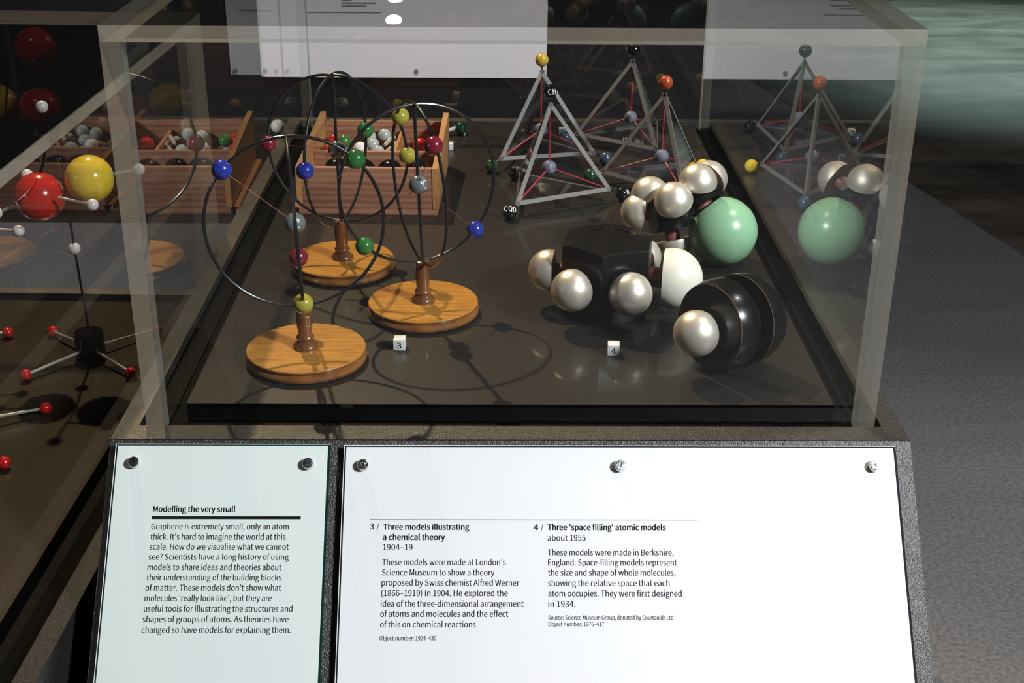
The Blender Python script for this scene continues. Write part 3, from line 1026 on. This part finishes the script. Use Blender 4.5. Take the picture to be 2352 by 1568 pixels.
def pyramid(label, gx, gy, az, cols, apex_col, letters=None, mark=None, lean=None):
    root = thing('glass_pyramid', label, 'chemistry model', (gx, gy, ZD), 'glass pyramid models')
    rc = PL / math.sqrt(3)
    V = [Vector((gx + rc * math.cos(rad_(az + 120 * k)), gy + rc * math.sin(rad_(az + 120 * k)), ZV)) for k in range(3)]
    V.append(Vector((gx, gy, ZV + PL * 0.8165)))
    c = Vector((gx, gy, ZV + PL * 0.2041))
    # four glass sheets, each a thin triangular slab
    for tri in ((0, 1, 3), (1, 2, 3), (2, 0, 3), (0, 2, 1)):
        a, b, d = [V[i] for i in tri]
        n = (b - a).cross(d - a).normalized()
        ctr = (a + b + d) / 3
        if n.dot(ctr - c) < 0:
            n = -n
        s = 0.955
        o = [ctr + (p - ctr) * s - n * 0.0006 for p in (a, b, d)]
        i = [ctr + (p - ctr) * s - n * 0.0026 for p in (a, b, d)]
        MB().add(o + i, [(0, 1, 2), (5, 4, 3), (0, 3, 4, 1), (1, 4, 5, 2), (2, 5, 3, 0)]).build('glass_sheet', 'glass', root)
    # ground edges where the sheets meet: flat bevelled strips
    for i, j in ((0, 1), (1, 2), (2, 0), (0, 3), (1, 3), (2, 3)):
        a, b = V[i], V[j]
        mid = (a + b) / 2
        out = (mid - c).normalized()
        t = (b - a).normalized()
        s = out.cross(t).normalized()
        a2, b2 = a + t * 0.0015, b - t * 0.0015
        # each strip folds round the edge: two narrow flats meeting at the ridge
        w = 0.0056
        others = [V[k] for k in range(4) if k not in (i, j)]
        d1 = (others[0] - mid).normalized()
        d2 = (others[1] - mid).normalized()
        q = []
        for e in (a2, b2):
            q += [e + d1 * w, e, e + d2 * w, e + (d1 + d2).normalized() * 0.0022]
        MB().add(q, [(0, 1, 5, 4), (1, 2, 6, 5), (2, 3, 7, 6), (3, 0, 4, 7), (0, 3, 2, 1), (4, 5, 6, 7)]).build('edge_strip', 'frame_edge', root, sharp=20)
    rb = 0.0095
    for k in range(4):
        d = (V[k] - c).normalized()
        p = V[k] + d * (0.0136 if k < 3 else 0.0112)
        MB().tube([c + d * 0.009, V[k] - d * 0.002], 0.0011, 8).build('rod', 'redrod', root)
        MB().tube([V[k] - d * 0.002, V[k] + d * 0.006], 0.0012, 8).build('pin', 'wire', root)
        bo = MB().sphere(p, rb, 32).build('ball', cols[k] if k < 3 else apex_col, root)
        if letters and letters.get(k):
            m = MB()
            txt, face, up, size, off = letters[k]
            ball_letters(m, p, rb, face, up, txt, size, off, sr=0.00055)
            m.build('letter', 'white_ink', bo)
    cbo = MB().sphere(c, 0.0097, 32).build('ball', 'bluegrey', root, label='grey centre ball')
    if letters and letters.get('c'):
        m = MB()
        txt, face, up, size, off = letters['c']
        ball_letters(m, c, 0.0097, face, up, txt, size, off, sr=0.0006)
        m.build('letter', 'white_ink', cbo)
    if mark:
        i, j, text, t0, wid = mark
        a, b, d = V[i], V[j], V[3]
        t = (b - a).normalized()
        upv = (d - a)
        upv = (upv - t * upv.dot(t)).normalized()
        n = t.cross(upv)
        if n.dot((a + b + d) / 3 - c) < 0:
            n = -n
        m = MB()
        lettering(m, text, lambda u, v: a + t * (t0 + u) + upv * (0.0062 + v) + n * 0.0004, wid, 0.0048)
        m.build('inventory_mark', 'white_ink', root)
    return root


pyramid('front glass pyramid with black balls lettered at the corners', 0.3792, 0.6195, -3, ['black', 'black', 'black'], 'black',
        {0: ('H', (0.75, -0.5, 0.5), (0, 0.2, 1), 0.006, (0, 0)), 1: ('=', (0.35, -0.35, 0.9), (-0.3, 0.8, 0.3), 0.008, (0, 0)),
         2: ('COO', (0.15, -0.62, 0.75), (0.1, 0.6, 0.8), 0.0062, (0, 0)), 3: ('CH3', (0.45, -0.85, 0.2), (0, 0, 1), 0.0062, (0, 0)),
         'c': ('C', (0.35, -0.9, 0.2), (0, 0, 1), 0.0078, (0, 0))})
pyramid('left rear glass pyramid topped by a yellow ball', 0.3735, 0.8040, -17, ['slate', 'darkgreen', 'darkgreen'], 'ochre')
pyramid('rear right glass pyramid topped by a black ball', 0.5090, 0.8729, 54, ['black', 'slate', 'slate'], 'black',
        mark=(1, 2, '1925\u201328/2', 0.083, 0.036))
pyramid('right glass pyramid topped by a brick red ball', 0.5325, 0.6725, 46, ['yellow', 'darkgreen', 'slate'], 'brick')


# ------------------------------------------------------------------ space filling models
def dome(root, c, axis, r, lo, colr='silver', name='hydrogen_dome', label=None, peg=None):
    o = MB().sphere(c, r, 48, axis, lo=lo).build(name, colr, root, label=label)
    if peg:
        ax = Vector(axis).normalized()
        MB().lathe([(0, 0), (peg[0], 0), (peg[0], peg[1]), (0, peg[1])], Vector(c) + ax * (lo * r - peg[1] + 0.0005), ax, 24).build('peg', 'peg', root)
    return o


hx = thing('space_filling_model', 'black hexagonal space filling model with silver domes and one white dome', 'chemistry model', (0.4272, 0.253, ZD), 'space filling atomic models')
hc = Vector((0.4272, 0.253, ZD + 0.0395))


def hex_ring():
    """hexagonal block: six flat sides with shallow round bosses, gently domed top"""
    g = MB()
    R0, Hh = 0.0515, 0.079
    n = 6
    V0 = [Vector((hc.x + R0 * math.cos(rad_(-100 + 60 * k)), hc.y + R0 * math.sin(rad_(-100 + 60 * k)), 0)) for k in range(n)]
    zs = [ZD, ZD + 0.0018, ZD + Hh - 0.0018, ZD + Hh]
    ins = [0.985, 1.0, 1.0, 0.985]
    vs = []
    seg = 10
    ctr = Vector((hc.x, hc.y, 0))
    for z, s in zip(zs, ins):
        for k in range(n):
            for j in range(seg):
                t = j / seg
                p = V0[k] * (1 - t) + V0[(k + 1) % n] * t
                p = ctr + (p - ctr) * s
                # top and bottom arrises bow along each side as on a truncated ball
                bow = 0.0016 * (2 * t - 1) ** 2
                zz = z - bow if z > 0.04 else z + bow * 0.5
                vs.append(Vector((p.x, p.y, zz)))
    m = n * seg
    fs = []
    for r in range(3):
        for k in range(m):
            k2 = (k + 1) % m
            fs.append((r * m + k, r * m + k2, (r + 1) * m + k2, (r + 1) * m + k))
    # domed crown
    prev = list(range(3 * m, 4 * m))
    for s, dz in ((0.8, 0.0013), (0.64, 0.0019), (0.62, 0.0010), (0.3, 0.0010)):
        cur = []
        for k in range(m):
            p = vs[3 * m + k]
            q = ctr + (Vector((p.x, p.y, 0)) - ctr) * s
            if s <= 0.62:
                a = math.atan2(q.y - ctr.y, q.x - ctr.x)
                q = ctr + Vector((math.cos(a), math.sin(a), 0)) * (R0 * s * 0.93)
            cur.append(len(vs))
            vs.append(Vector((q.x, q.y, ZD + Hh - 0.001 + dz)))
        for k in range(m):
            k2 = (k + 1) % m
            fs.append((prev[k], prev[k2], cur[k2], cur[k]))
        prev = cur
    fs.append(tuple(prev))
    fs.append(tuple(range(m))[::-1])
    return g.add(vs, fs)


hex_ring().build('carbon_ring', 'sf_black', hx, sharp=25)
for k in range(6):
    a = rad_(-70 + 60 * k)
    d = Vector((math.cos(a), math.sin(a), 0))
    # shallow dished collar on each flat side
    MB().lathe([(0.0245, 0.0), (0.0240, 0.0007), (0.0215, 0.0004), (0.0120, 0.0012), (0, 0.0012)], Vector((hc.x, hc.y, 0.0435)) + d * 0.0440, d, 40).build('side_boss', 'sf_black', hx)
for az, dist, r, lo, colr in ((-130, 0.0600, 0.0220, -0.30, 'silver'), (-70, 0.0590, 0.0225, -0.30, 'silver'), (170, 0.0610, 0.0222, -0.22, 'silver'),
                              (-10, 0.0690, 0.0318, -0.30, 'cream'), (50, 0.0640, 0.0222, -0.25, 'silver'), (110, 0.0640, 0.0222, -0.25, 'silver')):
    a = rad_(az)
    d = Vector((math.cos(a), math.sin(a), 0))
    dome(hx, Vector((hc.x, hc.y, 0.0435)) + d * dist, d, r, lo, colr, 'white_dome' if colr == 'cream' else 'silver_dome',
         'cream white dome' if colr == 'cream' else None, peg=(0.0105 if colr == 'cream' else 0.008, dist - 0.0440 - abs(lo) * r + 0.001))

# cluster: two black cores, silver domes, one large green ball
cl = thing('space_filling_model', 'space filling model of silver domes joined to a large green ball', 'chemistry model', (0.535, 0.39, ZD), 'space filling atomic models')
C1, C2 = Vector((0.5080, 0.3930, 0.0610)), Vector((0.5430, 0.4130, 0.0780))


def core(c, r, dirs, cut):
    bm = bmesh.new()
    bmesh.ops.create_icosphere(bm, subdivisions=4, radius=r)
    for d in dirs:
        d = Vector(d).normalized()
        bmesh.ops.bisect_plane(bm, geom=bm.verts[:] + bm.edges[:] + bm.faces[:], plane_co=d * cut, plane_no=d, clear_outer=True)
        ed = [e for e in bm.edges if e.is_boundary]
        if ed:
            bmesh.ops.contextual_create(bm, geom=ed)
    bm.verts.index_update()
    g = MB().add([v.co + Vector(c) for v in bm.verts], [tuple(v.index for v in f.verts) for f in bm.faces])
    bm.free()
    return g


HD = [  # centre, axis, parent core
    ((0.5090, 0.3640, 0.0868), (-0.30, -0.55, 0.75), C1),
    ((0.5385, 0.3900, 0.1005), (0.0, -0.25, 0.97), C2),
    ((0.4860, 0.3960, 0.0830), (-0.60, 0.10, 0.75), C1),
    ((0.4745, 0.3880, 0.0655), (-0.97, -0.12, 0.12), C1),
    ((0.5160, 0.3960, 0.0290), (0.22, -0.30, -0.92), C1),
    ((0.5590, 0.4400, 0.0890), (0.62, 0.60, 0.35), C2),
]
GC = Vector((0.5706, 0.3864, 0.0436))
gd = (GC - C2).normalized()
core(C1, 0.0300, [Vector(h[1]) for h in HD if h[2] is C1] + [C2 - C1], 0.0165).build('carbon_core', 'sf_black', cl, sharp=25)
core(C2, 0.0300, [Vector(h[1]) for h in HD if h[2] is C2] + [gd, C1 - C2], 0.0165).build('carbon_core', 'sf_black', cl, sharp=25)
for c, ax, par in HD:
    dome(cl, c, ax, 0.0220, -0.03, name='silver_dome', peg=(0.0085, 0.012))
gax = Vector((0.60, -0.36, -0.70)).normalized()
MB().sphere(GC, 0.0396, 64, gax, lo=-0.82).build('green_ball', 'mint', cl, label='large mint green ball')
MB().lathe([(0, 0), (0.0120, 0), (0.0120, 0.016), (0, 0.016)], GC - gax * 0.046, gax, 24).build('peg', 'peg', cl)

# two black discs with a silver dome
tw = thing('space_filling_model', 'black double disc space filling model with one silver dome facing out', 'chemistry model', (0.5251, 0.1089, ZD), 'space filling atomic models')
ta = Vector((-0.790, -0.600, 0.075)).normalized()
tc_ = Vector((0.5275, 0.1110, ZD + 0.0447))


def disc(c, lo, hi):
    return MB().sphere(c, 0.0447, 72, ta, lo, hi)


disc(tc_, -0.08, 0.40).build('carbon_disc', 'sf_black', tw, sharp=25)
disc(tc_ - ta * 0.0260, -0.45, 0.09).build('carbon_disc', 'sf_black', tw, sharp=25)
for hgt, rr_, cc_ in ((0.40, 0.0447, tc_), (0.09, 0.0447, tc_ - ta * 0.0260)):
    u_ = ta.orthogonal().normalized()
    w_ = ta.cross(u_)
    rad2 = rr_ * math.sqrt(1 - hgt * hgt) + 0.0001
    MB().tube([cc_ + ta * (hgt * rr_) + (u_ * math.cos(2 * PI * k / 90) + w_ * math.sin(2 * PI * k / 90)) * rad2 for k in range(90)], 0.00028, 6, closed=True).build('worn_rim', 'worn', tw, label='worn brown rim')
MB().lathe([(0, 0), (0.030, 0), (0.030, 0.020), (0, 0.020)], tc_ - ta * 0.0230, ta, 48).build('hub', 'matt_black', tw)
hcn = tc_ + ta * 0.0325 + Vector((-0.002, 0, -0.004))
dome(tw, hcn, ta, 0.0222, -0.45, name='silver_dome')
m = MB()
e1 = ta.orthogonal().normalized()
zz = (Vector((0, 0, 1)) - ta * ta.z).normalized()
xx = zz.cross(ta)
lettering(m, '1976\u2013417 Pt.2', lambda u, v: tc_ + ta * 0.0180 + (xx * math.cos(rad_(-22) - u / 0.038) + zz * math.sin(rad_(-22) - u / 0.038)) * (0.0372 + v), 0.026, 0.0026)
m.build('inventory_mark', 'gold_ink', tw)

# ------------------------------------------------------------------ ball and stick models in the left case
NZ = NB.z + 0.004
LEG = [(-0.2336, 0.4394), (-0.1083, 0.3236), (-0.2265, 0.3173), (-0.1076, 0.4468)]


def stick_stand(bx, by, legs, top, label):
    root = thing('ball_and_stick_model', label, 'chemistry model', (bx, by, NZ), 'ball and stick models')
    MB().lathe([(0, 0), (0.0160, 0), (0.0172, 0.002), (0.0172, 0.030), (0.0165, 0.032), (0.0150, 0.032), (0.0146, 0.0305), (0, 0.0305)], (bx, by, NZ), n=40).build('base', 'black', root)
    for x, y in legs:
        p = Vector((x, y, NZ + 0.0067))
        hub = Vector((bx, by, NZ + 0.0115))
        d = (p - hub).normalized()
        MB().tube([hub + d * 0.012, p], 0.0017, 10).build('leg_rod', 'chrome', root)
        MB().sphere(p, 0.0067, 28).build('foot_ball', 'red', root)
    return root


ms = stick_stand(-0.1705, 0.3820, LEG, None, 'ball and stick model with red and yellow balls on black base')
ZJ = 0.3857
J = Vector((-0.1755, ZJ, 0.0925))
w1 = Vector((-0.1743, ZJ, 0.0199))
w0 = Vector((-0.1882, ZJ, 0.1856))
MB().tube([(-0.1700, 0.3835, NZ + 0.030), w1], 0.0014, 10).build('post', 'wire', ms)
MB().tube([w1, J, (-0.1782, ZJ, 0.112), w0], 0.0014, 10).build('post', 'wire', ms)
red, yel = Vector((-0.2041, ZJ - 0.004, 0.0837)), Vector((-0.1478, ZJ + 0.004, 0.1023))
MB().sphere(red, 0.0276, 56).build('ball', 'red', ms, label='large red ball')
MB().sphere(yel, 0.0270, 56).build('ball', 'yellow', ms, label='large yellow ball')


def arm(root, a, b2, r=0.0067):
    a, b2 = Vector(a), Vector(b2)
    MB().tube([a, b2], 0.0017, 10).build('rod', 'chrome', root)
    MB().sphere(b2, r, 28).build('ball', 'white', root, label='small white ball')


for p in (w1, w0):
    MB().sphere(p, 0.0069, 28).build('ball', 'white', ms, label='small white ball')
arm(ms, red, (-0.2250, ZJ + 0.025, 0.1000))
arm(ms, red, (-0.2510, ZJ - 0.015, 0.0680))
arm(ms, J + Vector((0.001, -0.028, -0.002)), (-0.1340, ZJ - 0.040, 0.0865))
arm(ms, yel, (-0.0922, ZJ + 0.008, 0.1125))
# neighbours mostly outside the picture
m2 = stick_stand(-0.2560, 0.1900, [(-0.1785, 0.2354), (-0.1825, 0.1168), (-0.335, 0.145), (-0.32, 0.26)], None, 'ball and stick model cut off by the left edge, nearest the front')
MB().tube([(-0.256, 0.19, NZ + 0.03), (-0.262, 0.19, 0.02)], 0.0014, 10).build('post', 'wire', m2)
MB().sphere((-0.290, 0.190, 0.045), 0.0276, 48).build('ball', 'red', m2)
m3 = stick_stand(-0.3700, 0.4080, [(-0.2869, 0.4351), (-0.395, 0.495), (-0.455, 0.38), (-0.36, 0.325)], None, 'ball and stick model cut off by the left edge, beside red and yellow balls')
q0 = Vector((-0.372, 0.40, 0.09))
MB().tube([(-0.370, 0.408, NZ + 0.03), q0, (-0.365, 0.38, 0.165)], 0.0014, 10).build('post', 'wire', m3)
MB().sphere((-0.340, 0.365, 0.085), 0.0276, 48).build('ball', 'red', m3)
MB().sphere((-0.335, 0.36, 0.168), 0.0276, 48).build('ball', 'red', m3)
MB().sphere((-0.396, 0.37, 0.090), 0.0276, 48).build('ball', 'yellow', m3)
arm(m3, (-0.345, 0.380, 0.050), (-0.2349, ZJ, 0.0414))
MB().tube([(-0.345, 0.380, 0.050), (-0.340, 0.365, 0.085)], 0.0012, 8).build('rod', 'chrome', m3)
